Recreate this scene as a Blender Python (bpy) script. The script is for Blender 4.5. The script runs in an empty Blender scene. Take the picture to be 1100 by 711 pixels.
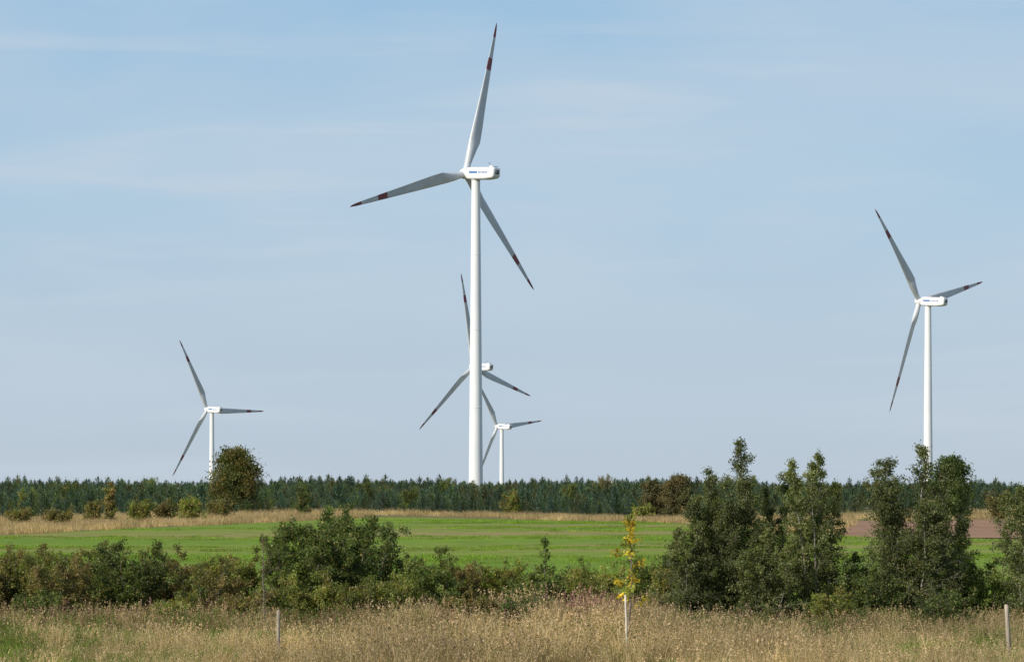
import bpy, math, numpy as np
from mathutils import Vector
R = np.random.RandomState
scene = bpy.context.scene
CAMH = 4.7
F = 3119.0   # focal length expressed in photo pixels (for choosing real positions)

# ------------------------------------------------------------------ terrain
def prof(y):
    return np.interp(y, [-500, 0, 430, 800, 850, 1123, 1396, 1691, 1949, 3000, 60000],
                        [0, 0, 0, 2.9, 2.6, -20, -34, -47, -52, -55, -55])
def zf(x, y):
    x = np.asarray(x, float); y = np.asarray(y, float)
    a = np.clip((y-60)/120.0, 0, 1)*np.clip((900-y)/200.0, 0, 1)
    und = 0.22*np.sin(x*0.055+y*0.021+1.0)+0.16*np.sin(y*0.043-x*0.02+0.5)
    near = 0.05*np.sin(x*0.7+y*0.3)*np.cos(y*0.45)
    fall = -.008*np.clip(x-10, 0, 150)*np.clip((y-430)/370., 0, 1)*np.clip((900-y)/50., 0, 1)
    return prof(y)+und*a+near*np.clip((130-y)/30, 0, 1)+fall

# ------------------------------------------------------------------ helpers
def link(o):
    scene.collection.objects.link(o); return o

def mesh_np(name, V, faces_list, mats, matidx=None, col=None, smooth=False):
    me = bpy.data.meshes.new(name)
    V = np.asarray(V, np.float32)
    me.vertices.add(len(V)); me.vertices.foreach_set('co', V.ravel())
    loops = np.concatenate([f.ravel() for f in faces_list]).astype(np.int32)
    tot = np.concatenate([np.full(len(f), f.shape[1], np.int32) for f in faces_list])
    start = np.concatenate([[0], np.cumsum(tot)[:-1]]).astype(np.int32)
    me.loops.add(len(loops)); me.loops.foreach_set('vertex_index', loops)
    me.polygons.add(len(tot)); me.polygons.foreach_set('loop_start', start)
    me.polygons.foreach_set('loop_total', tot)
    if matidx is not None: me.polygons.foreach_set('material_index', np.asarray(matidx, np.int32))
    if smooth: me.polygons.foreach_set('use_smooth', np.ones(len(tot), bool))
    for m in mats: me.materials.append(m)
    if col is not None:
        ca = me.color_attributes.new('Col', 'FLOAT_COLOR', 'POINT')
        c4 = np.ones((len(V), 4), np.float32); c4[:, :3] = col
        ca.data.foreach_set('color', c4.ravel())
    me.update(calc_edges=True); me.validate()
    return me

class NT:
    def __init__(s, nt): s.nt = nt; s.n = nt.nodes; s.l = nt.links
    def add(s, t, **k):
        n = s.n.new(t)
        for a, b in k.items(): setattr(n, a, b)
        return n
    def link(s, a, b): s.l.new(a, b)

def new_mat(name):
    m = bpy.data.materials.new(name); m.use_nodes = True
    m.node_tree.nodes.clear(); return m, NT(m.node_tree)

def ramp(t, pts):
    r = t.add('ShaderNodeValToRGB'); e = r.color_ramp.elements
    while len(e) < len(pts): e.new(0.5)
    for i, (p, c) in enumerate(pts):
        e[i].position = p; e[i].color = (*c, 1) if len(c) == 3 else c
    return r

def foliage_mat(name, transl=0.3, nscale=0.6, lo=0.7, hi=1.3, rough=0.55, objrand=0.25):
    m, t = new_mat(name)
    at = t.add('ShaderNodeAttribute', attribute_name='Col')
    geo = t.add('ShaderNodeNewGeometry')
    no = t.add('ShaderNodeTexNoise'); no.inputs['Scale'].default_value = nscale; no.inputs['Detail'].default_value = 2
    t.link(geo.outputs['Position'], no.inputs['Vector'])
    mr = t.add('ShaderNodeMapRange'); mr.inputs['From Min'].default_value = .3; mr.inputs['From Max'].default_value = .7
    mr.inputs['To Min'].default_value = lo; mr.inputs['To Max'].default_value = hi
    t.link(no.outputs['Fac'], mr.inputs['Value'])
    oi = t.add('ShaderNodeObjectInfo')
    mr2 = t.add('ShaderNodeMapRange'); mr2.inputs['To Min'].default_value = 1-objrand; mr2.inputs['To Max'].default_value = 1+objrand
    t.link(oi.outputs['Random'], mr2.inputs['Value'])
    mu = t.add('ShaderNodeMath', operation='MULTIPLY'); t.link(mr.outputs[0], mu.inputs[0]); t.link(mr2.outputs[0], mu.inputs[1])
    vm = t.add('ShaderNodeVectorMath', operation='SCALE'); t.link(at.outputs['Color'], vm.inputs[0]); t.link(mu.outputs[0], vm.inputs['Scale'])
    p = t.add('ShaderNodeBsdfPrincipled'); p.inputs['Roughness'].default_value = rough
    p.inputs['Specular IOR Level'].default_value = 0.35
    t.link(vm.outputs[0], p.inputs['Base Color'])
    tr = t.add('ShaderNodeBsdfTranslucent'); 
    v2 = t.add('ShaderNodeVectorMath', operation='MULTIPLY'); v2.inputs[1].default_value = (1.9, 1.75, 0.7)
    t.link(vm.outputs[0], v2.inputs[0]); t.link(v2.outputs[0], tr.inputs['Color'])
    mx = t.add('ShaderNodeMixShader'); mx.inputs[0].default_value = transl
    t.link(p.outputs[0], mx.inputs[1]); t.link(tr.outputs[0], mx.inputs[2])
    out = t.add('ShaderNodeOutputMaterial'); t.link(mx.outputs[0], out.inputs[0])
    return m

def simple_mat(name, c, rough=.5, nscale=None, c2=None, bump=0, stretch=(1, 1, 1)):
    m, t = new_mat(name)
    p = t.add('ShaderNodeBsdfPrincipled'); p.inputs['Roughness'].default_value = rough
    p.inputs['Base Color'].default_value = (*c, 1)
    if nscale:
        tc = t.add('ShaderNodeTexCoord'); mp = t.add('ShaderNodeMapping'); mp.inputs['Scale'].default_value = stretch
        t.link(tc.outputs['Object'], mp.inputs[0])
        no = t.add('ShaderNodeTexNoise'); no.inputs['Scale'].default_value = nscale; no.inputs['Detail'].default_value = 5
        t.link(mp.outputs[0], no.inputs['Vector'])
        r = ramp(t, [(.35, c), (.65, c2 or c)]); t.link(no.outputs['Fac'], r.inputs[0])
        t.link(r.outputs[0], p.inputs['Base Color'])
        if bump:
            b = t.add('ShaderNodeBump'); b.inputs['Strength'].default_value = bump; b.inputs['Distance'].default_value = .05
            t.link(no.outputs['Fac'], b.inputs['Height']); t.link(b.outputs[0], p.inputs['Normal'])
    out = t.add('ShaderNodeOutputMaterial'); t.link(p.outputs[0], out.inputs[0])
    return m

M_leaf = foliage_mat('leaf_mat', .42, .9, .75, 1.25)
M_bark = simple_mat('bark_mat', (.10, .08, .06), .9, 12, (.2, .17, .14), .4)
M_birchbark = simple_mat('birch_bark_mat', (.09, .075, .065), .8, 7, (.34, .32, .29), .2, (1, 1, 4))
M_con = foliage_mat('conifer_mat', .25, .02, .75, 1.25, .5, .45)
M_grass = foliage_mat('grass_mat', .35, .25, .7, 1.25, .6, .2)
M_dry = foliage_mat('dry_grass_mat', .3, .12, .7, 1.3, .7, .25)
M_wood = simple_mat('weathered_wood_mat', (.22, .18, .13), .85, 14, (.42, .36, .29), .4, (1, 1, .15))
M_paleposts = simple_mat('pale_wood_mat', (.42, .38, .3), .8, 14, (.62, .57, .48), .3, (1, 1, .15))
M_white = simple_mat('turbine_white_paint', (.72, .74, .76), .35, .12, (.78, .79, .80))
M_grey = simple_mat('turbine_blade_gelcoat', (.50, .53, .56), .35, .3, (.56, .59, .62))
M_red = simple_mat('red_band_paint', (.20, .05, .06), .4, 2, (.24, .065, .075))
M_blue = simple_mat('blue_lettering_paint', (.08, .18, .40), .4, 2, (.09, .2, .44))
M_dark = simple_mat('dark_vent_mat', (.12, .13, .14), .6, 4, (.16, .17, .18))

# ------------------------------------------------------------------ ground materials
def field_material(name, kind):
    m, t = new_mat(name)
    geo = t.add('ShaderNodeNewGeometry')
    def noise(scale, st, det=4, rot=0, dist=0):
        mp = t.add('ShaderNodeMapping'); mp.inputs['Scale'].default_value = st; mp.inputs['Rotation'].default_value = (0, 0, rot)
        t.link(geo.outputs['Position'], mp.inputs[0])
        n = t.add('ShaderNodeTexNoise'); n.inputs['Scale'].default_value = scale; n.inputs['Detail'].default_value = det
        n.inputs['Distortion'].default_value = dist
        t.link(mp.outputs[0], n.inputs['Vector']); return n.outputs['Fac']
    def mix(f, a, b):
        x = t.add('ShaderNodeMix', data_type='RGBA')
        t.link(f, x.inputs[0])
        for s, v in ((6, a), (7, b)):
            if isinstance(v, tuple): x.inputs[s].default_value = (*v, 1)
            else: t.link(v, x.inputs[s])
        return x.outputs[2]
    def rr(f, a, b):
        r = t.add('ShaderNodeMapRange'); r.inputs['From Min'].default_value = a; r.inputs['From Max'].default_value = b
        t.link(f, r.inputs['Value']); return r.outputs[0]
    p = t.add('ShaderNodeBsdfPrincipled'); p.inputs['Roughness'].default_value = .9
    p.inputs['Specular IOR Level'].default_value = .15
    if kind == 'ground':
        a = mix(rr(noise(.05, (1, 1, 1)), .4, .6), (.10, .11, .032), (.26, .2, .10))
        c = mix(rr(noise(1.3, (1, 1, 1)), .4, .65), a, (.09, .11, .03))
        fac = noise(6, (1, 1, 1))
    elif kind == 'field':
        a = mix(rr(noise(.018, (.5, 1.0, 1), 3, .06), .35, .65), (.13, .24, .015), (.19, .28, .022))
        b = mix(rr(noise(.045, (.10, 1, 1), 4, .12, .4), .50, .64), a, (.29, .24, .09))
        wv_ = t.add('ShaderNodeTexWave'); wv_.inputs['Scale'].default_value = .09; wv_.inputs['Distortion'].default_value = 1.2
        wv_.inputs['Detail'].default_value = 2; wv_.inputs['Detail Scale'].default_value = .3
        mpw = t.add('ShaderNodeMapping'); mpw.inputs['Rotation'].default_value = (0, 0, 1.15); t.link(geo.outputs['Position'], mpw.inputs[0]); t.link(mpw.outputs[0], wv_.inputs['Vector'])
        b2 = mix(rr(wv_.outputs['Fac'], .9, 1.12), b, (.23, .2, .07))
        c = mix(rr(noise(.9, (.35, 1, 1), 5, .1), .45, .75), b2, (.095, .155, .02))
        fac = noise(3, (1, 1, 1))
    else:
        a = mix(rr(noise(.06, (.15, 1, 1), 4), .35, .65), (.27, .155, .095), (.36, .22, .14))
        c = mix(rr(noise(1.5, (.4, 1, 1), 5), .45, .7), a, (.18, .105, .07))
        fac = noise(2.5, (1, 1, 1))
    t.link(c, p.inputs['Base Color'])
    bp = t.add('ShaderNodeBump'); bp.inputs['Strength'].default_value = .6; bp.inputs['Distance'].default_value = .15
    t.link(fac, bp.inputs['Height']); t.link(bp.outputs[0], p.inputs['Normal'])
    o = t.add('ShaderNodeOutputMaterial'); t.link(p.outputs[0], o.inputs[0])
    return m
M_ground = field_material('ground_mat', 'ground')
M_field = field_material('crop_field_mat', 'field')
M_soil = field_material('ploughed_soil_mat', 'soil')

def grid(name, xs, ys, mat, dz=0.0, xfun=None):
    X, Y = np.meshgrid(xs, ys)
    if xfun is not None: X, Y = xfun(X, Y)
    Z = zf(X, Y)+dz
    V = np.stack([X, Y, Z], -1).reshape(-1, 3)
    ny, nx = X.shape
    i = np.arange(ny*nx).reshape(ny, nx)
    f = np.stack([i[:-1, :-1], i[:-1, 1:], i[1:, 1:], i[1:, :-1]], -1).reshape(-1, 4)
    return link(bpy.data.objects.new(name, mesh_np(name, V, [f], [mat], smooth=True)))

xs = np.unique(np.concatenate([-np.geomspace(300, 30000, 25), np.arange(-300, 301, 5.), np.geomspace(300, 30000, 25)]))
ys = np.unique(np.concatenate([np.linspace(-2000, -100, 12), np.arange(-100, 901, 5.), np.arange(900, 3001, 50.), np.geomspace(3000, 45000, 20)]))
grid('ground', xs, ys, M_ground)

def far_edge(x):   # distance of the field's far edge
    return np.interp(x, [-90, -60, -47, -30, -18, 0, 18, 28, 40, 60], [235, 250, 275, 350, 405, 395, 325, 262, 235, 225])
def ff(X, Y):
    d0 = 116.0
    return X, d0+(far_edge(X)-d0)*Y
grid('green_crop_field', np.arange(-90, 61, 2.5), np.linspace(0, 1, 60), M_field, .05, ff)
def sf(X, Y):
    a = 250+(385-250)*Y
    x0 = 28+17*Y
    return x0+(130-x0)*X, a
grid('ploughed_field', np.linspace(0, 1, 40), np.linspace(0, 1, 40), M_soil, .06, sf)

# ------------------------------------------------------------------ instancing
def scatter(name, x, y, scl, variants, seed=0, z=None):
    r = R(seed); n = len(x)
    col = bpy.data.collections.new(name+'_parts')
    for i, me in enumerate(variants):
        o = bpy.data.objects.new(me.name, me); col.objects.link(o)
    me = bpy.data.meshes.new(name)
    zz = zf(x, y) if z is None else z
    P = np.stack([x, y, zz], -1).astype(np.float32)
    me.vertices.add(n); me.vertices.foreach_set('co', P.ravel())
    a = me.attributes.new('rot', 'FLOAT_VECTOR', 'POINT')
    rot = np.zeros((n, 3), np.float32); rot[:, 2] = r.rand(n)*6.283; rot[:, :2] = r.randn(n, 2)*.04
    a.data.foreach_set('vector', rot.ravel())
    a = me.attributes.new('scl', 'FLOAT', 'POINT'); a.data.foreach_set('value', np.asarray(scl, np.float32))
    a = me.attributes.new('idx', 'INT', 'POINT'); a.data.foreach_set('value', r.randint(0, len(variants), n).astype(np.int32))
    o = link(bpy.data.objects.new(name, me))
    ng = bpy.data.node_groups.new(name+'_scatter', 'GeometryNodeTree')
    ng.interface.new_socket('Geometry', in_out='INPUT', socket_type='NodeSocketGeometry')
    ng.interface.new_socket('Geometry', in_out='OUTPUT', socket_type='NodeSocketGeometry')
    t = NT(ng)
    gi = t.add('NodeGroupInput'); go = t.add('NodeGroupOutput')
    ci = t.add('GeometryNodeCollectionInfo'); ci.inputs['Collection'].default_value = col
    ci.inputs['Separate Children'].default_value = True; ci.inputs['Reset Children'].default_value = True
    ip = t.add('GeometryNodeInstanceOnPoints'); ip.inputs['Pick Instance'].default_value = True
    def na(nm, ty):
        k = t.add('GeometryNodeInputNamedAttribute', data_type=ty); k.inputs['Name'].default_value = nm
        return [s for s in k.outputs if s.enabled and s.name == 'Attribute'][0]
    t.link(gi.outputs[0], ip.inputs['Points']); t.link(ci.outputs[0], ip.inputs['Instance'])
    t.link(na('rot', 'FLOAT_VECTOR'), ip.inputs['Rotation']); t.link(na('scl', 'FLOAT'), ip.inputs['Scale'])
    t.link(na('idx', 'INT'), ip.inputs['Instance Index'])
    t.link(ip.outputs[0], go.inputs[0])
    md = o.modifiers.new('scatter', 'NODES'); md.node_group = ng
    return o

def leafquads(c, s, r, flat=0.0, asp=.6):
    n = len(c)
    a = r.randn(n, 3); a[:, 2] *= (1-flat); a /= np.linalg.norm(a, axis=1, keepdims=True)
    b = r.randn(n, 3); b -= (b*a).sum(1, keepdims=True)*a; b /= np.linalg.norm(b, axis=1, keepdims=True)
    s = np.asarray(s)[:, None]
    V = np.stack([c-a*s, c+b*s*asp, c+a*s, c-b*s*asp], 1).reshape(-1, 3)
    return V, np.arange(n*4).reshape(n, 4)

def blades(name, n, area, hmin, hmax, w, cols, mat, seed, lean=.25, seedheads=0.0, clump=0):
    r = R(seed)
    if clump:
        c = (r.rand(clump, 2)-.5)*area; k = r.randint(0, clump, n)
        b = c[k]+r.randn(n, 2)*.05
        out = (b-c[k])*4
    else:
        b = (r.rand(n, 2)-.5)*area; out = r.randn(n, 2)*.1
    h = hmin+(hmax-hmin)*r.rand(n)**1.3
    az = r.rand(n)*6.283; wv = np.stack([np.cos(az), np.sin(az)], -1)*w*.5*(0.7+.6*r.rand(n))[:, None]
    ld = (r.randn(n, 2)*lean+out)*h[:, None]
    V = np.zeros((n, 6, 3))
    V[:, 0, :2] = b-wv; V[:, 1, :2] = b+wv
    V[:, 2, :2] = b+ld*.35+wv*.8; V[:, 3, :2] = b+ld*.35-wv*.8; V[:, 2:4, 2] = (h*.6)[:, None]
    V[:, 4, :2] = b+ld+wv*.2; V[:, 5, :2] = b+ld-wv*.2; V[:, 4:6, 2] = h[:, None]
    V[:, 0:2, 2] = -.05
    idx = np.arange(n)[:, None]*6
    f = np.concatenate([idx+np.array([0, 1, 2, 3]), idx+np.array([3, 2, 4, 5])])
    cols = np.array(cols); ci = r.randint(0, len(cols), n)
    C = np.repeat((cols[ci]*(.75+.5*r.rand(n, 1)))[:, None], 6, 1)
    Vl = [V.reshape(-1, 3)]; Cl = [C.reshape(-1, 3)]; Fl = [f]
    m = int(n*seedheads)
    if m:
        top = np.concatenate([b[:m]+ld[:m], h[:m, None]], 1)
        k = 5
        c = np.repeat(top, k, 0)+r.randn(m*k, 3)*np.array([.015, .015, .06])
        LV, LF = leafquads(c, .018+.015*r.rand(m*k), r)
        Vl.append(LV); Fl.append(LF+len(V)*6)
        Cl.append(np.repeat(np.array([[.42, .31, .19]])*(.7+.6*r.rand(m*k, 1)), 4, 0))
    return mesh_np(name, np.concatenate(Vl), [np.concatenate(Fl)], [mat], col=np.concatenate(Cl))

def weed(name, n, h0, h1, cols, leafc, mat, seed, area=1.2, top=None, ls=.03):
    r = R(seed); V = []; C = []; Fs = []; off = 0
    b = (r.rand(n, 2)-.5)*area; h = h0+(h1-h0)*r.rand(n)
    ld = r.randn(n, 2)*.13*h[:, None]
    cols = np.array(cols)
    for i in range(n):
        k = 26; s = r.rand(k)**.8
        c = np.stack([b[i, 0]+ld[i, 0]*s, b[i, 1]+ld[i, 1]*s, h[i]*(.08+.92*s)], -1)
        rad = .10*(1.1-s)[:, None]*h[i]
        c = c+r.randn(k, 3)*np.concatenate([rad, rad, rad*.5], 1)
        LV, LF = leafquads(c, ls*(.6+.8*r.rand(k)), r)
        cc = np.array(leafc)[r.randint(0, len(leafc), k)]*(.7+.6*r.rand(k, 1))
        if top is not None:
            tmask = s > .72; cc[tmask] = np.array(top)*(.8+.4*r.rand(tmask.sum(), 1))
        V.append(LV); Fs.append(LF+off); C.append(np.repeat(cc, 4, 0)); off += len(LV)
        w = .012; az = r.rand()*3.14; wx, wy = math.cos(az)*w/2, math.sin(az)*w/2
        st = np.array([[b[i, 0]-wx, b[i, 1]-wy, -.05], [b[i, 0]+wx, b[i, 1]+wy, -.05],
                       [b[i, 0]+ld[i, 0]+wx*.4, b[i, 1]+ld[i, 1]+wy*.4, h[i]], [b[i, 0]+ld[i, 0]-wx*.4, b[i, 1]+ld[i, 1]-wy*.4, h[i]]])
        V.append(st); Fs.append(np.array([[0, 1, 2, 3]])+off); off += 4
        C.append(np.repeat(cols[r.randint(len(cols))][None], 4, 0))
    return mesh_np(name, np.concatenate(V), [np.concatenate(Fs)], [mat], col=np.concatenate(C))

# ------------------------------------------------------------------ conifers
def conifer(name, seed, col=(.035, .062, .03), wide=.32):
    r = R(seed); V = []; C = []; Fs = []; off = 0
    nw = 13
    for w in range(nw):
        t = (w+.5)/nw; z = .04+.86*t
        L = wide*(1-t)**.8*(.75+.5*r.rand())+.03
        nb = int(10-4*t)
        a0 = r.rand()*6.28
        for k in range(nb):
            a = a0+k*6.283/nb+r.randn()*.15
            l = L*(.55+.75*r.rand()); d = np.array([math.cos(a), math.sin(a), 0]); s = np.array([-d[1], d[0], 0])
            up = .3+.5*t+r.randn()*.14
            p0 = np.array([0, 0, z]); p1 = p0+d*l*.55+np.array([0, 0, l*.55*up*.6]); p2 = p0+d*l+np.array([0, 0, l*up])
            wd = .035*(1-.5*t)+.01
            V += [p0-s*.004, p0+s*.004, p1+s*wd+[0, 0, -.012], p2+s*.004, p2-s*.004, p1-s*wd+[0, 0, -.012]]
            Fs.append([off, off+1, off+2, off+5]); Fs.append([off+5, off+2, off+3, off+4])
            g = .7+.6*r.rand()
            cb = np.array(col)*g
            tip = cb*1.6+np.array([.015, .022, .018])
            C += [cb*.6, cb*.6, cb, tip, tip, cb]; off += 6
    for a in (0, 1.57):
        dx, dy = math.cos(a), math.sin(a)
        V += [np.array([-.012*dx, -.012*dy, .85]), np.array([.012*dx, .012*dy, .85]), np.array([.003*dx, .003*dy, 1.05]), np.array([-.003*dx, -.003*dy, 1.05])]
        Fs.append([off, off+1, off+2, off+3]); C += [np.array(col)*1.4]*4; off += 4
        V += [np.array([-.015*dx, -.015*dy, -.03]), np.array([.015*dx, .015*dy, -.03]), np.array([.004*dx, .004*dy, .9]), np.array([-.004*dx, -.004*dy, .9])]
        Fs.append([off, off+1, off+2, off+3]); C += [np.array([.05, .04, .03])]*4; off += 4
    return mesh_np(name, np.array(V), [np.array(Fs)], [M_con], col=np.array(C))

def fbm(x, y, s, sd):
    q = R(sd); v = 0
    for k in range(6):
        a = q.rand()*6.28; f = s*(1+k*.6); v = v+np.sin((x*math.cos(a)+y*math.sin(a))*f+q.rand()*6.28)/(1+k*.4)
    return v
def front_edge(x, y):
    return np.interp(x/y*F+550, [-100, 0, 250, 400, 560, 700, 900, 1200], [395, 395, 425, 445, 435, 415, 445, 445])
r = R(5)
PX, PY = [], []
for y in np.arange(395, 850, 4.6):
    half = y*.20+20
    x = np.arange(-half, half, 2.6); x = x+r.randn(len(x))*.6
    k = (y > front_edge(x, y)) & (r.rand(len(x)) < .82)
    PX.append(x[k]); PY.append(y+r.randn(k.sum())*1.0)
PX = np.concatenate(PX); PY = np.concatenate(PY)
k = fbm(PX, PY, .06, 44) > -1.8; PX, PY = PX[k], PY[k]
hh = (1.3+2.1*r.rand(len(PX))**1.4)*(1+.13*fbm(PX, PY, .08, 45))
tall = r.rand(len(PX)) < .06; hh[tall] *= 1.5
hh *= np.interp(PY, [400, 480, 600, 850], [.95, 1.05, 1.1, 1.0])
hh = np.clip(hh, .9, 5.0)
scatter('conifer_plantation', PX, PY, hh, [conifer('fir_%d' % i, 10+i, c, w_) for i, (c, w_) in enumerate([((.058, .09, .052), .42), ((.065, .10, .048), .5), ((.05, .088, .06), .4), ((.08, .112, .05), .55), ((.055, .095, .06), .45), ((.10, .105, .05), .5)])], 1)  # needle greens lightened and blued, so distance haze is partly in the colour

# ------------------------------------------------------------------ broadleaf trees
def tube(P, Rr, sides):
    P = np.asarray(P); n = len(P)
    T = np.gradient(P, axis=0); T /= np.linalg.norm(T, axis=1, keepdims=True)+1e-9
    ref = np.array([1., 0, 0]) if abs(T[0, 0]) < .7 else np.array([0, 1., 0])
    A = np.cross(T, ref); A /= np.linalg.norm(A, axis=1, keepdims=True)+1e-9
    B = np.cross(T, A)
    an = np.arange(sides)*6.28318/sides
    V = P[:, None]+(A[:, None]*np.cos(an)[None, :, None]+B[:, None]*np.sin(an)[None, :, None])*np.asarray(Rr)[:, None, None]
    i = np.arange(n*sides).reshape(n, sides); j = np.roll(i, -1, 1)
    f = np.stack([i[:-1], j[:-1], j[1:], i[1:]], -1).reshape(-1, 4)
    return V.reshape(-1, 3), f

def tree(name, x, y, H, spread, seed, kind='birch', stems=1, nbr=46, ntw=7, nleaf=22000, ls=.042,
         cols=((.05, .085, .022), (.065, .10, .03), (.04, .07, .02)), accent=None, pacc=0.0, base=.08, bark=None, r0=.06, leanf=.5):
    r = R(seed); V = []; Fs = []; off = 0; LP = []; LB = []
    def addt(P, Rr, s):
        nonlocal off
        v, f = tube(P, Rr, s); V.append(v); Fs.append(f+off); off += len(v)
    bid = 0
    for s in range(stems):
        a = s*6.283/max(stems, 1)+r.rand()*1.5
        lean = (spread*leanf*(.5+.6*r.rand())) if stems > 1 else spread*.08
        hs = H*(1.0 if s == 0 else .62+.33*r.rand())
        if kind == 'birch' and s == 0: lean *= .35
        n = 12; tt = np.linspace(0, 1, n)
        wob = np.cumsum(r.randn(n, 2)*.03*H/6, 0)
        P = np.stack([math.cos(a)*lean*tt**.8+wob[:, 0]+(.1*math.cos(a) if stems > 1 else 0), math.sin(a)*lean*tt**.8+wob[:, 1]+(.1*math.sin(a) if stems > 1 else 0), hs*tt-.1*(1-tt)], -1)
        addt(P, r0*(1-tt)**.8*hs/6+.006, 6)
        for k in range(nbr):
            t = base+(0.985-base)*((k+r.rand())/nbr)
            p0 = np.array([np.interp(t, tt, P[:, c]) for c in range(3)])
            u = (t-base)/(1-base)
            lr = .5+.75*r.rand()
            if kind == 'birch':
                pr = (1-u)**.75*min(1, .75+u*1.6)+.07; el = math.radians(15+42*u+r.randn()*16)
            elif kind == 'round':
                pr = math.sqrt(max(.03, 1-(1.8*u-.8)**2)); el = math.radians(-5+60*u+r.randn()*12); lr = .72+.3*r.rand()
            else:
                pr = math.sqrt(max(.05, 1-(1.5*u-.55)**2)); el = math.radians(15+45*u+r.randn()*18)
            sp = spread*(1.0 if stems == 1 else (.85 if kind == 'birch' else .66))
            L = sp*pr*lr
            az = k*2.4+r.randn()*.4
            d = np.array([math.cos(az)*math.cos(el), math.sin(az)*math.cos(el), math.sin(el)])
            q = np.linspace(0, 1, 5)[:, None]
            B = p0+d*L*q+np.array([0, 0, -.12*L])*q**2+np.cumsum(r.randn(5, 3)*.025*L, 0)*(q > 0)
            addt(B, (r0*.25*(1-q[:, 0])*(1-.6*t)+.003)*max(.6, hs/6), 4)
            for w in range(ntw):
                s0 = .1+.9*r.rand(); pt = np.array([np.interp(s0, q[:, 0], B[:, c]) for c in range(3)])
                dd = d*.6+r.randn(3)*.65; dd /= np.linalg.norm(dd)
                l = (.16+.22*r.rand())*(L*.7+.3*spread*.5)
                if kind == 'birch': dd[2] -= .15
                e = pt+dd*l; mid = (pt+e)/2+np.array([0, 0, .08*l]); e = e+np.array([0, 0, -.08*l])
                addt(np.array([pt, mid, e]), [.005, .004, .002], 3)
                m = 6; g = np.linspace(.1, 1.05, m)[:, None]
                LP.append(pt+(e-pt)*g); LB.append(np.full(m, bid))
            bid += 1
    LP = np.concatenate(LP); LB = np.concatenate(LB)
    ii = r.randint(0, len(LP), nleaf)
    c = LP[ii]+r.randn(nleaf, 3)*(.035+.018*spread)*max(1, ls/.05)
    c[:, 2] = np.maximum(c[:, 2], .03)
    s = ls*(.6+.7*r.rand(nleaf))
    LV, LF = leafquads(c, s, r)
    br = .68+.64*r.rand(bid)
    cols = np.array(cols); bc = r.randint(0, len(cols), bid)
    C = cols[bc[LB[ii]]]*br[LB[ii]][:, None]*(.7+.6*r.rand(nleaf, 1))
    if accent is not None:
        am = r.rand(nleaf) < pacc; C[am] = np.array(accent)*(.7+.6*r.rand(am.sum(), 1))
    nb = sum(len(f) for f in Fs)
    Vall = np.concatenate(V+[LV]); F_all = np.concatenate(Fs+[LF+off])
    col = np.concatenate([np.full((off, 3), .1), np.repeat(C, 4, 0)])
    mi = np.concatenate([np.zeros(nb, int), np.ones(len(LF), int)])
    me = mesh_np(name, Vall, [F_all], [bark or M_bark, M_leaf], mi, col)
    o = link(bpy.data.objects.new(name, me)); o.location = (x, y, float(zf(x, y))); return o

BC = ((.105, .135, .044), (.125, .158, .052), (.092, .12, .04), (.15, .175, .06))
AC = (.29, .28, .13)
BK = dict(bark=M_birchbark, accent=AC, pacc=.14, ls=.034, r0=.045, cols=BC)
tree('birch_tree', 7.15, 96, 6.15, 1.95, 21, stems=8, nbr=36, nleaf=72000, leanf=.62, **BK)
tree('birch_tree', 8.8, 97.5, 5.3, 1.5, 22, stems=5, nbr=32, nleaf=38000, leanf=.6, **BK)
tree('birch_tree', 10.1, 96.5, 5.9, 1.55, 33, stems=6, nbr=34, nleaf=46000, leanf=.55, **BK)
tree('birch_tree', 6.0, 95, 4.3, 1.3, 24, stems=4, nbr=30, nleaf=24000, leanf=.6, **BK)
tree('birch_tree', 8.3, 94.5, 3.3, 1.4, 28, stems=4, nbr=26, nleaf=20000, **BK)
tree('birch_tree', 13.4, 96, 6.05, 2.0, 35, stems=8, nbr=36, nleaf=70000, leanf=.62, **BK)
tree('birch_tree', 14.8, 97.5, 4.7, 1.4, 26, stems=4, nbr=30, nleaf=28000, leanf=.6, **BK)
tree('birch_tree', 17.2, 96, 5.3, 1.6, 27, stems=5, nbr=34, nleaf=38000, leanf=.6, **BK)
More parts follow.
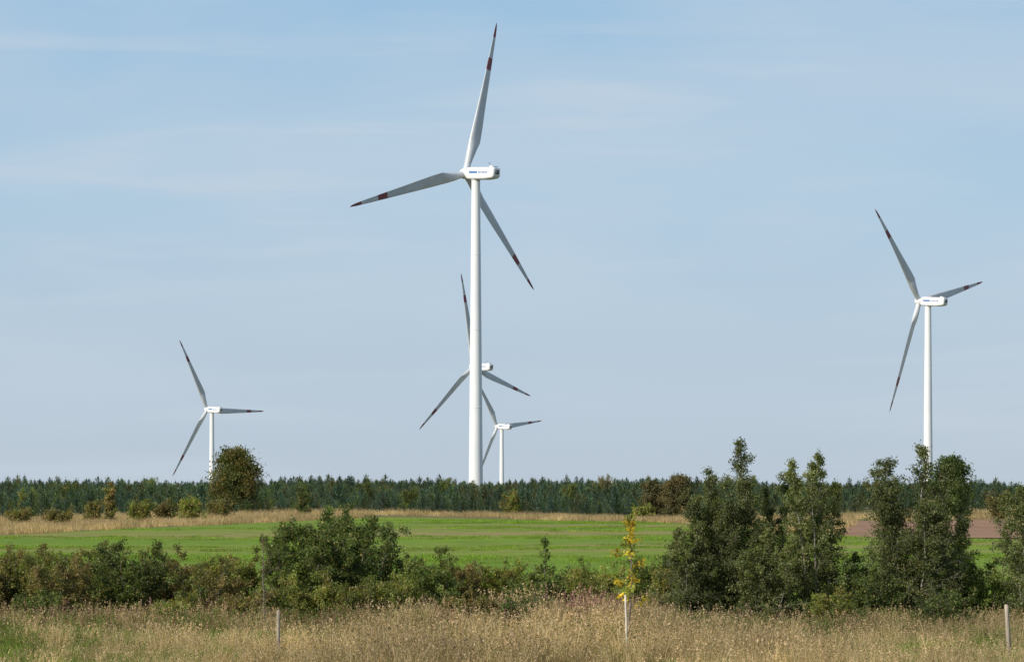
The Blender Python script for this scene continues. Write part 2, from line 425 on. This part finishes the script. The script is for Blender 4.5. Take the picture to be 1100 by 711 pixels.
# shrubs
SC = [((.11, .155, .036), (.135, .18, .045), (.095, .135, .034)),
      ((.18, .215, .045), (.155, .195, .045), (.22, .21, .058)),
      ((.165, .155, .052), (.13, .15, .044), (.21, .165, .065)),
      ((.082, .122, .032), (.10, .14, .038), (.075, .11, .03))]
def px2(px, d): return (px-550)*d/F
shr = [ # photo column, distance, height, spread, colour set
 (-60, 99, 2.6, 1.5, 1), (-15, 97, 2.3, 1.5, 2), (22, 98, 2.35, 1.35, 1), (62, 96, 2.2, 1.35, 2), (100, 99, 2.5, 1.4, 0), (142, 97, 2.6, 1.35, 0), (80, 104, 2.5, 1.4, 1), (15, 105, 2.4, 1.4, 2),
 (175, 100, 2.3, 1.2, 2), (222, 97, 2.1, 1.2, 2), (245, 100, 2.3, 1.3, 1), (270, 94, 1.2, .8, 2), (312, 98, 3.0, 1.3, 0), (348, 100, 3.75, 2.0, 3), (385, 99, 3.3, 1.5, 3), (365, 102, 3.6, 1.6, 0),
 (330, 95, 1.7, 1.1, 1), (375, 95, 1.5, 1.0, 1), (415, 96, 1.5, 1.0, 1), (430, 100, 2.1, 1.0, 0), (460, 98, 2.55, 1.15, 0), (492, 101, 2.0, 1.0, 2), (530, 102, 1.9, 1.3, 1), (566, 100, 1.8, 1.0, 0),
 (600, 102, 1.9, 1.2, 0), (640, 101, 1.7, 1.2, 1), (700, 102, 2.3, 1.3, 0), (725, 98, 2.0, 1.1, 1), (915, 98, 2.4, 1.1, 0), (938, 95, 2.1, 1.0, 3), (1062, 97, 2.6, 1.1, 0), (1150, 97, 3.0, 1.5, 2),
 (895, 92, 1.3, .8, 1), (1010, 92, 1.2, 1.0, 3), (500, 94, 1.1, .9, 2), (560, 93, 1.0, .9, 3), (190, 93, 1.1, .8, 1), (40, 93, 1.1, .9, 0)]
for i, (px, d, h, sp, cs) in enumerate(shr):
    tree('shrub', px2(px, d), d, h, sp, 100+i, kind='bush', stems=9, nbr=15, ntw=5, nleaf=int(10000*sp*h/2+2000), ls=.04, cols=SC[cs],
         accent=(.32, .28, .1), pacc=.09, base=.03, r0=.04, leanf=.8)
# saplings
tree('birch_sapling', px2(583, 98), 98, 3.0, .6, 301, nbr=24, ntw=3, nleaf=1200, cols=SC[0], base=.15, r0=.05)
tree('bare_sapling', px2(283, 90), 90, 3.2, .75, 302, nbr=18, ntw=4, nleaf=260, ls=.03, cols=((.12, .08, .04), (.1, .07, .04)), base=.25, r0=.05)
tree('yellow_leaved_sapling', px2(677, 81), 81, 3.85, .8, 303, nbr=20, ntw=4, nleaf=700, ls=.055, cols=((.50, .40, .04), (.46, .38, .05), (.26, .29, .05)), base=.36, r0=.06)
# mid-distance trees
tree('round_oak_tree', -42.3, 442, 8.1, 4.5, 401, kind='round', stems=1, nbr=150, ntw=10, nleaf=38000, ls=.17, cols=((.10, .115, .034), (.13, .122, .04), (.08, .10, .03), (.165, .13, .04)), base=.03, r0=.2)
AU = ((.125, .115, .055), (.11, .11, .05), (.15, .12, .055))
tree('autumn_tree', 23.5, 412, 5.5, 2.8, 402, kind='round', nbr=60, nleaf=12000, ls=.15, cols=AU, base=.05, r0=.15)
tree('autumn_tree', 20.2, 418, 4.8, 2.2, 409, kind='round', nbr=50, nleaf=8000, ls=.15, cols=AU, base=.05, r0=.15)
tree('broadleaf_tree', px2(1022, 410), 410, 7.8, 3.6, 403, kind='round', nbr=60, nleaf=13000, ls=.17, cols=SC[3], base=.15, r0=.15)
for i, (px, d, h, sp, cs) in enumerate([(118, 372, 5.2, .9, 2), (100, 375, 2.6, 1.6, 2), (150, 370, 2.6, 2.4, 1), (178, 375, 2.2, 2.2, 2), (205, 368, 2.9, 2.0, 1), (550, 432, 3.6, 2.2, 1),
        (235, 395, 2.0, 2.6, 2), (60, 350, 1.3, 2.2, 2), (20, 345, 1.6, 2.2, 2), (1075, 395, 3, 3, 2), (325, 420, 4.2, 1.8, 3), (690, 400, 1.8, 2, 1), (30, 420, 3.6, 2.2, 1), (440, 470, 3.6, 1.8, 0), (880, 430, 3.5, 2.4, 2),
        (75, 500, 4.6, 2.6, 3), (392, 560, 4.4, 2.6, 3), (480, 600, 4.2, 2.4, 0), (610, 520, 3.9, 2.4, 3), (650, 640, 4.6, 3.0, 2), (160, 640, 4.5, 3.0, 0), (780, 600, 5, 3, 0)]):
    tree('hedgerow_bush', px2(px, d), d, h, sp, 500+i, kind='bush', stems=6, nbr=14, ntw=4, nleaf=4200, ls=.12, cols=SC[cs], accent=(.3, .23, .1), pacc=.12, base=.03, r0=.05)

# ------------------------------------------------------------------ grass and weeds
G1 = [(.15, .22, .035), (.19, .25, .045), (.12, .18, .03)]
D1 = [(.54, .43, .24), (.46, .35, .19), (.62, .51, .32), (.35, .27, .14), (.25, .23, .09)]
D2 = [(.40, .28, .15), (.32, .23, .12), (.24, .22, .09), (.46, .34, .19)]
gv = [blades('grass_tuft_%d' % i, 170, 1.3, .08, .30, .016, G1, M_grass, 600+i) for i in range(4)]
dv = [blades('dry_tuft_%d' % i, 60, .6, .3, .95, .011, D1, M_dry, 620+i, .16, .4, 6) for i in range(6)]
wv = [weed('weed_%d' % i, 9, .4, 1.0, [(.24, .16, .1), (.18, .14, .08)], [(.14, .14, .05), (.22, .15, .08), (.27, .175, .105)], M_dry, 640+i) for i in range(4)]
wg = [weed('green_weed_%d' % i, 9, .4, .95, [(.11, .12, .04)], [(.14, .185, .042), (.11, .155, .038), (.19, .21, .055)], M_grass, 660+i) for i in range(3)]
fw = [weed('fireweed_%d' % i, 7, .9, 1.35, [(.18, .10, .07)], [(.16, .11, .06), (.13, .13, .05)], M_dry, 680+i, .8, (.42, .21, .23), .026) for i in range(2)]

r = R(77)
def rnd(n, d0, d1, m=.2):
    d = np.sqrt(d0*d0+(d1*d1-d0*d0)*r.rand(n)); return (r.rand(n)*2-1)*d*m, d
x, d = rnd(6000, 66, 118); scatter('grass', x, d, .7+.7*r.rand(len(x)), gv, 2)
def lane(x, d):
    return np.clip(1.15*np.exp(-((d-(86+1.0*np.sin(x*.3)))/2.0)**2)*np.interp(x, [-20, -3, 3, 20], [1, .9, .4, .3]), 0, 1)
x, d = rnd(8600, 66, 104)
k = (fbm(x, d, .5, 3) > -.8) & (r.rand(len(x)) > lane(x, d)) & (r.rand(len(x)) < np.interp(d, [68, 80, 84, 95, 104], [1, .95, .7, .6, .3]))
x, d = x[k], d[k]
scatter('dry_tall_grass', x, d, (.35+.75*r.rand(len(x))**1.7)*np.interp(x, [-16, -6, -2, 4, 8, 16], [.9, .85, 1.2, 1.2, .9, .8])*(1+.12*fbm(x, d, .9, 31)), dv, 3)
x, d = rnd(2300, 84, 104); k = (fbm(x, d, .3, 5) > -.4) & (r.rand(len(x)) > lane(x, d)*1.1); x, d = x[k], d[k]
scatter('brown_weeds', x, d, .4+.55*r.rand(len(x)), wv, 4)
x, d = rnd(3000, 80, 110); k = (fbm(x, d, .4, 6) > .1) & (r.rand(len(x)) > lane(x, d)*1.1); x, d = x[k], d[k]
scatter('green_weeds', x, d, .4+.6*r.rand(len(x)), wg, 5)
x = px2(655, 93)+r.randn(24)*.8; d = 92.5+r.randn(24)*1.0
x = np.concatenate([x, -14+r.randn(20)*4, 5+r.randn(8)*4, -1+r.randn(8)*3]); d = np.concatenate([d, 91+r.randn(36)*2])
scatter('fireweed', x, d, np.concatenate([.7+.5*r.rand(24), .45+.4*r.rand(36)]), fw, 6)
cv = [blades('crop_patch_%d' % i, 230, 2.6, .05, .16, .03, [(.16, .27, .022), (.20, .31, .028), (.13, .22, .02)], M_grass, 700+i) for i in range(3)]
n = 8000; x = r.rand(n)*(135)-80; y = 116+270*r.rand(n)**.9
k = (np.abs(x) < y*.2+2) & (y < far_edge(x)-1) & (fbm(x*.15, y, .10, 9) > -.3); x, y = x[k], y[k]
scatter('crop_plants', x, y, .7+.5*r.rand(len(x)), cv, 7)
hv = [blades('headland_tuft_%d' % i, 130, 2.6, .3, .95, .035, D2+D1[:2], M_dry, 720+i, .2, .4) for i in range(4)]
n = 8000; y = 225+235*r.rand(n); x = (r.rand(n)*2-1)*y*.2
insoil = (x > 28+17*(y-250)/135) & (y > 250) & (y < 385)
k = (y > far_edge(x)+1) & (y < front_edge(x, y)+4) & (~insoil) & (fbm(x*.3, y, .15, 12) > -.7); x, y = x[k], y[k]
scatter('headland_dry_grass', x, y, .35+.7*r.rand(len(x)), hv, 8)

# ------------------------------------------------------------------ fence posts / stake
def post(name, x, y, h, rad, mat, leanx=0):
    zs = np.linspace(-.3, h, 9); rr = R(int(abs(x*100))); s = 10
    P = np.stack([leanx*zs+rr.randn(9)*.002, rr.randn(9)*.002, zs], -1)
    v, f = tube(P, rad*(1-.1*zs/h), s)
    top = np.arange(8*s, 9*s)
    c = len(v); v = np.concatenate([v, P[-1:]+[[leanx*.01, 0, rad*.35]]])
    tf = np.array([[top[i], top[(i+1) % s], c] for i in range(s)])
    o = link(bpy.data.objects.new(name, mesh_np(name, v, [f, tf], [mat], smooth=False)))
    o.location = (x, y, float(zf(x, y))); return o
post('wooden_fence_post', px2(299, 75), 75, 1.42, .05, M_wood, 0)
post('wooden_fence_post', px2(1085, 75), 75, 1.6, .06, M_wood, -.06)
post('support_stake', px2(674, 78), 78, 1.75, .035, M_paleposts, -.03)
post('wooden_fence_post', px2(-90, 75), 75, 1.4, .05, M_wood, .02)

# ------------------------------------------------------------------ wind turbines
YAW = math.radians(47); TILT = math.radians(4)
AX = np.array([-math.sin(YAW)*math.cos(TILT), math.cos(YAW)*math.cos(TILT), math.sin(TILT)])
RT = np.array([math.cos(YAW), math.sin(YAW), 0.0]); UP = np.cross(RT, AX); UP /= np.linalg.norm(UP)
if UP[2] < 0: UP = -UP
BLEN = 45.5
def blade_mesh(ang):
    u = UP*math.cos(ang)+RT*math.sin(ang); lead = UP*math.sin(ang)-RT*math.cos(ang)
    rs = np.unique(np.concatenate([np.linspace(0, 1, 46), [.68, .76, .9]])); ns = 20
    chord = np.interp(rs, [0, .04, .12, .2, .3, .5, .7, .85, .95, .985, 1], [1.9, 1.9, 2.7, 3.6, 3.35, 2.5, 1.8, 1.25, .8, .45, .08])
    tc = np.interp(rs, [0, .04, .12, .2, .4, .7, 1], [1, 1, .6, .34, .24, .18, .15])
    tw = np.radians(np.interp(rs, [0, .2, .4, .7, 1], [20, 15, 8, 3, 1])+3)
    rnd_ = np.interp(rs, [0, .04, .2], [1, 1, 0])
    th = np.arange(ns)*2*math.pi/ns
    V = []
    for i, q in enumerate(rs):
        xc = (1-np.cos(th))/2; yt = 5*(.2969*np.sqrt(xc)-.126*xc-.3516*xc**2+.2843*xc**3-.1036*xc**4)
        ax_ = .32-xc; ay = np.sign(np.sin(th))*yt*tc[i]+.04*np.sin(math.pi*xc)
        cx = .5*np.cos(th); cy = .5*np.sin(th)*1.0
        X = (ax_*(1-rnd_[i])+cx*rnd_[i])*chord[i]; Y = (ay*(1-rnd_[i])+cy*rnd_[i])*chord[i]
        cd = lead*math.cos(tw[i])+AX*math.sin(tw[i]); nd = AX*math.cos(tw[i])-lead*math.sin(tw[i])
        c = u*(1.0+q*(BLEN-1.0))+AX*(1.2*q*q+ .02*q)
        V.append(c+X[:, None]*cd+Y[:, None]*nd)
    V = np.concatenate(V); n = len(rs)
    i = np.arange(n*ns).reshape(n, ns); j = np.roll(i, -1, 1)
    f = np.stack([i[:-1], j[:-1], j[1:], i[1:]], -1).reshape(-1, 4)
    band = ((rs[:-1] >= .679) & (rs[:-1] < .759)) | (rs[:-1] >= .899)
    mi = np.repeat(band.astype(int), ns)
    tip = i[-1][None, :]
    return mesh_np('blade', V, [f, tip], [M_grey, M_red], np.concatenate([mi, [1]]), smooth=True)

def loft(name, secs, mat):
    ns = 28; th = np.arange(ns)*2*math.pi/ns; V = []
    for c, s, u, w, h, p in secs:
        ct, st = np.cos(th), np.sin(th)
        V.append(c+(np.sign(ct)*np.abs(ct)**(2/p)*w)[:, None]*s+(np.sign(st)*np.abs(st)**(2/p)*h)[:, None]*u)
    n = len(V); V = np.concatenate(V); i = np.arange(n*ns).reshape(n, ns); j = np.roll(i, -1, 1)
    f = np.stack([i[:-1], j[:-1], j[1:], i[1:]], -1).reshape(-1, 4)
    return mesh_np(name, V, [f, i[0][None, ::-1].copy(), i[-1][None]], [mat], smooth=True)

def turbine(x, y, hubz, rot):
    base = float(zf(x, y))
    e = link(bpy.data.objects.new('wind_turbine', None)); e.location = (x, y, base); e.empty_display_size = 3
    def child(nm, me, loc=(0, 0, 0)):
        o = link(bpy.data.objects.new(nm, me)); o.parent = e; o.location = loc
        return o
    H = hubz-base; top = H-1.75
    zz = np.linspace(-1, top, 40); v, f = tube(np.stack([zz*0, zz*0, zz], -1), np.interp(zz, [0, top], [2.05, 1.22]), 48)
    child('tower', mesh_np('tower', v, [f], [M_white], smooth=True))
    V = []; Fs = []; off = 0
    for q in (.27, .52, .76, .995):
        z0 = top*q; rr_ = 2.05+(1.22-2.05)*q
        v, f = tube(np.array([[0, 0, z0-.12], [0, 0, z0-.1], [0, 0, z0+.1], [0, 0, z0+.12]]), [rr_*.99, rr_+.035, rr_+.035, rr_*.99], 48)
        V.append(v); Fs.append(f+off); off += len(v)
    child('tower_flanges', mesh_np('tower_flanges', np.concatenate(V), [np.concatenate(Fs)], [M_white]))
    v, f = tube(np.array([[0, 0, top-.1], [0, 0, top+.7]]), [1.4, 1.4], 32)
    child('yaw_bearing', mesh_np('yaw_bearing', v, [f], [M_grey], smooth=True))
    hc = np.array([0, 0, H]); side = -RT
    S = lambda s, w, h, dz=0, p=6: (hc+AX*s+UP*dz, side, UP, w, h, p)
    child('nacelle', loft('nacelle', [S(-8.3, 1.15, .95, .35), S(-8.15, 1.4, 1.3, .25), S(-7.6, 1.55, 1.55, .12), S(-5, 1.7, 1.75), S(1.2, 1.7, 1.75), S(2.2, 1.62, 1.65, 0, 5), S(2.8, 1.35, 1.4, 0, 3)], M_white))
    child('nacelle_vent', loft('nacelle_vent', [S(-8.36, .8, .6, .35, 8), S(-8.2, .8, .6, .35, 8)], M_dark))
    child('roof_cooler', loft('roof_cooler', [S(-7.4, 1.1, .32, 1.75, 8), S(-6.2, 1.15, .35, 1.8, 8)], M_white))
    p0 = hc-AX*5.2+UP*1.7; v, f = tube(np.array([p0, p0+UP*1.3]), [.05, .04], 8); 
    v2, f2 = tube(np.array([p0+UP*1.2-side*.5, p0+UP*1.2+side*.5]), [.05, .05], 8)
    child('wind_vane', mesh_np('wind_vane', np.concatenate([v, v2]), [np.concatenate([f, f2+len(v)])], [M_dark]))
    V = []; Fs = []; off = 0
    for sg in (1, -1):
        rects = [(1.1, -2.1, -.05, .6)]
        lx = -2.5
        for k in range(7):
            rects.append((lx, lx-.3, 0, .55)); lx -= .5
        for (a, b, c, d) in rects:
            o = hc+side*sg*1.712
            V += [o+AX*a+UP*c, o+AX*b+UP*c, o+AX*b+UP*d, o+AX*a+UP*d]; Fs.append([off, off+1, off+2, off+3]); off += 4
    child('side_lettering', mesh_np('side_lettering', np.array(V), [np.array(Fs)], [M_blue]))
    hub = hc+AX*4.1; HB = lambda s, w: (hub+AX*s, side, UP, w, w, 2)
    child('hub_spinner', loft('hub_spinner', [HB(-1.35, 1.35), HB(-1.2, 1.5), HB(0, 1.62), HB(.8, 1.5), HB(1.4, 1.15), HB(1.8, .7), HB(1.95, .2)], M_white))
    for k in range(3):
        child('blade_%d' % (k+1), blade_mesh(math.radians(rot+120*k)), tuple(hub))
    return e
turbine(-10.3, 826, 93.0, 14)
turbine(160.9, 1123, 75.3, -42.5)
turbine(-15.9, 1396, 61.1, -13)
turbine(-174.8, 1691, 48.1, -29.7)
turbine(-6.9, 1949, 43.4, -35.6)

# ------------------------------------------------------------------ sun, sky
S = Vector((-.80, -.68, 0)).normalized()*math.cos(math.radians(32)); S.z = math.sin(math.radians(32))
sl = bpy.data.lights.new('sun', 'SUN'); sl.energy = 4.8; sl.angle = math.radians(.5); sl.color = (1, .92, .79)
so = link(bpy.data.objects.new('sun', sl)); so.rotation_euler = S.to_track_quat('Z', 'Y').to_euler()
w = bpy.data.worlds.new('World'); scene.world = w; w.use_nodes = True; w.node_tree.nodes.clear(); t = NT(w.node_tree)
sky = t.add('ShaderNodeTexSky'); sky.sky_type = 'NISHITA'; sky.sun_disc = False
sky.sun_elevation = math.radians(32); sky.sun_rotation = math.atan2(S.x, S.y); sky.air_density = 1.0; sky.dust_density = 1.0; sky.ozone_density = 1.5
tc = t.add('ShaderNodeTexCoord')
sx = t.add('ShaderNodeSeparateXYZ'); t.link(tc.outputs['Generated'], sx.inputs[0])
# pale bluish haze layer low over the horizon
hz = ramp(t, [(0.0, (.51, .60, .70)), (.04, (.485, .60, .72)), (.10, (.42, .595, .755)), (.18, (.32, .53, .75)), (.6, (.2, .36, .62))])
t.link(sx.outputs['Z'], hz.inputs[0])
hs = t.add('ShaderNodeVectorMath', operation='SCALE'); hs.inputs['Scale'].default_value = 1/.09; t.link(hz.outputs[0], hs.inputs[0])
hf = t.add('ShaderNodeMapRange'); hf.inputs['From Min'].default_value = .2; hf.inputs['From Max'].default_value = .7
hf.inputs['To Min'].default_value = .92; hf.inputs['To Max'].default_value = .1; t.link(sx.outputs['Z'], hf.inputs['Value'])
m0 = t.add('ShaderNodeMix', data_type='RGBA'); t.link(hf.outputs[0], m0.inputs[0]); t.link(sky.outputs[0], m0.inputs[6]); t.link(hs.outputs[0], m0.inputs[7])
def cl(scale, st, lo, hi, amt, rot, det=5):
    mp = t.add('ShaderNodeMapping'); mp.inputs['Scale'].default_value = st; mp.inputs['Rotation'].default_value = rot
    t.link(tc.outputs['Generated'], mp.inputs[0])
    n = t.add('ShaderNodeTexNoise'); n.inputs['Scale'].default_value = scale; n.inputs['Detail'].default_value = det
    n.inputs['Roughness'].default_value = .5; n.inputs['Distortion'].default_value = .4
    t.link(mp.outputs[0], n.inputs['Vector'])
    m = t.add('ShaderNodeMapRange', interpolation_type='SMOOTHSTEP'); m.inputs['From Min'].default_value = lo; m.inputs['From Max'].default_value = hi; m.inputs['To Max'].default_value = amt
    t.link(n.outputs['Fac'], m.inputs['Value']); return m.outputs[0]
a = cl(3.2, (1.3, 1.3, 6), .40, .74, .45, (0, .22, 0))
b = cl(7, (1.0, 1.0, 10), .5, .76, .35, (0, .16, 0), 6)
ad = t.add('ShaderNodeMath', operation='ADD'); ad.use_clamp = True; t.link(a, ad.inputs[0]); t.link(b, ad.inputs[1])
mx = t.add('ShaderNodeMix', data_type='RGBA'); t.link(ad.outputs[0], mx.inputs[0]); t.link(m0.outputs[2], mx.inputs[6])
mx.inputs[7].default_value = (6.4, 7.3, 8.3, 1)
bg = t.add('ShaderNodeBackground'); bg.inputs['Strength'].default_value = .09; t.link(mx.outputs[2], bg.inputs[0])
wo = t.add('ShaderNodeOutputWorld'); t.link(bg.outputs[0], wo.inputs[0])

# ------------------------------------------------------------------ camera
cd = bpy.data.cameras.new('camera'); cam = link(bpy.data.objects.new('camera', cd)); scene.camera = cam
cam.location = (0, 0, CAMH); cam.rotation_euler = (math.radians(90), 0, 0)
cd.sensor_width = 36; cd.lens = 36*F/1100; cd.shift_y = 164.5/1100; cd.clip_start = .5; cd.clip_end = 80000
scene.view_settings.view_transform = 'Standard'; scene.view_settings.look = 'None'; scene.view_settings.exposure = 0
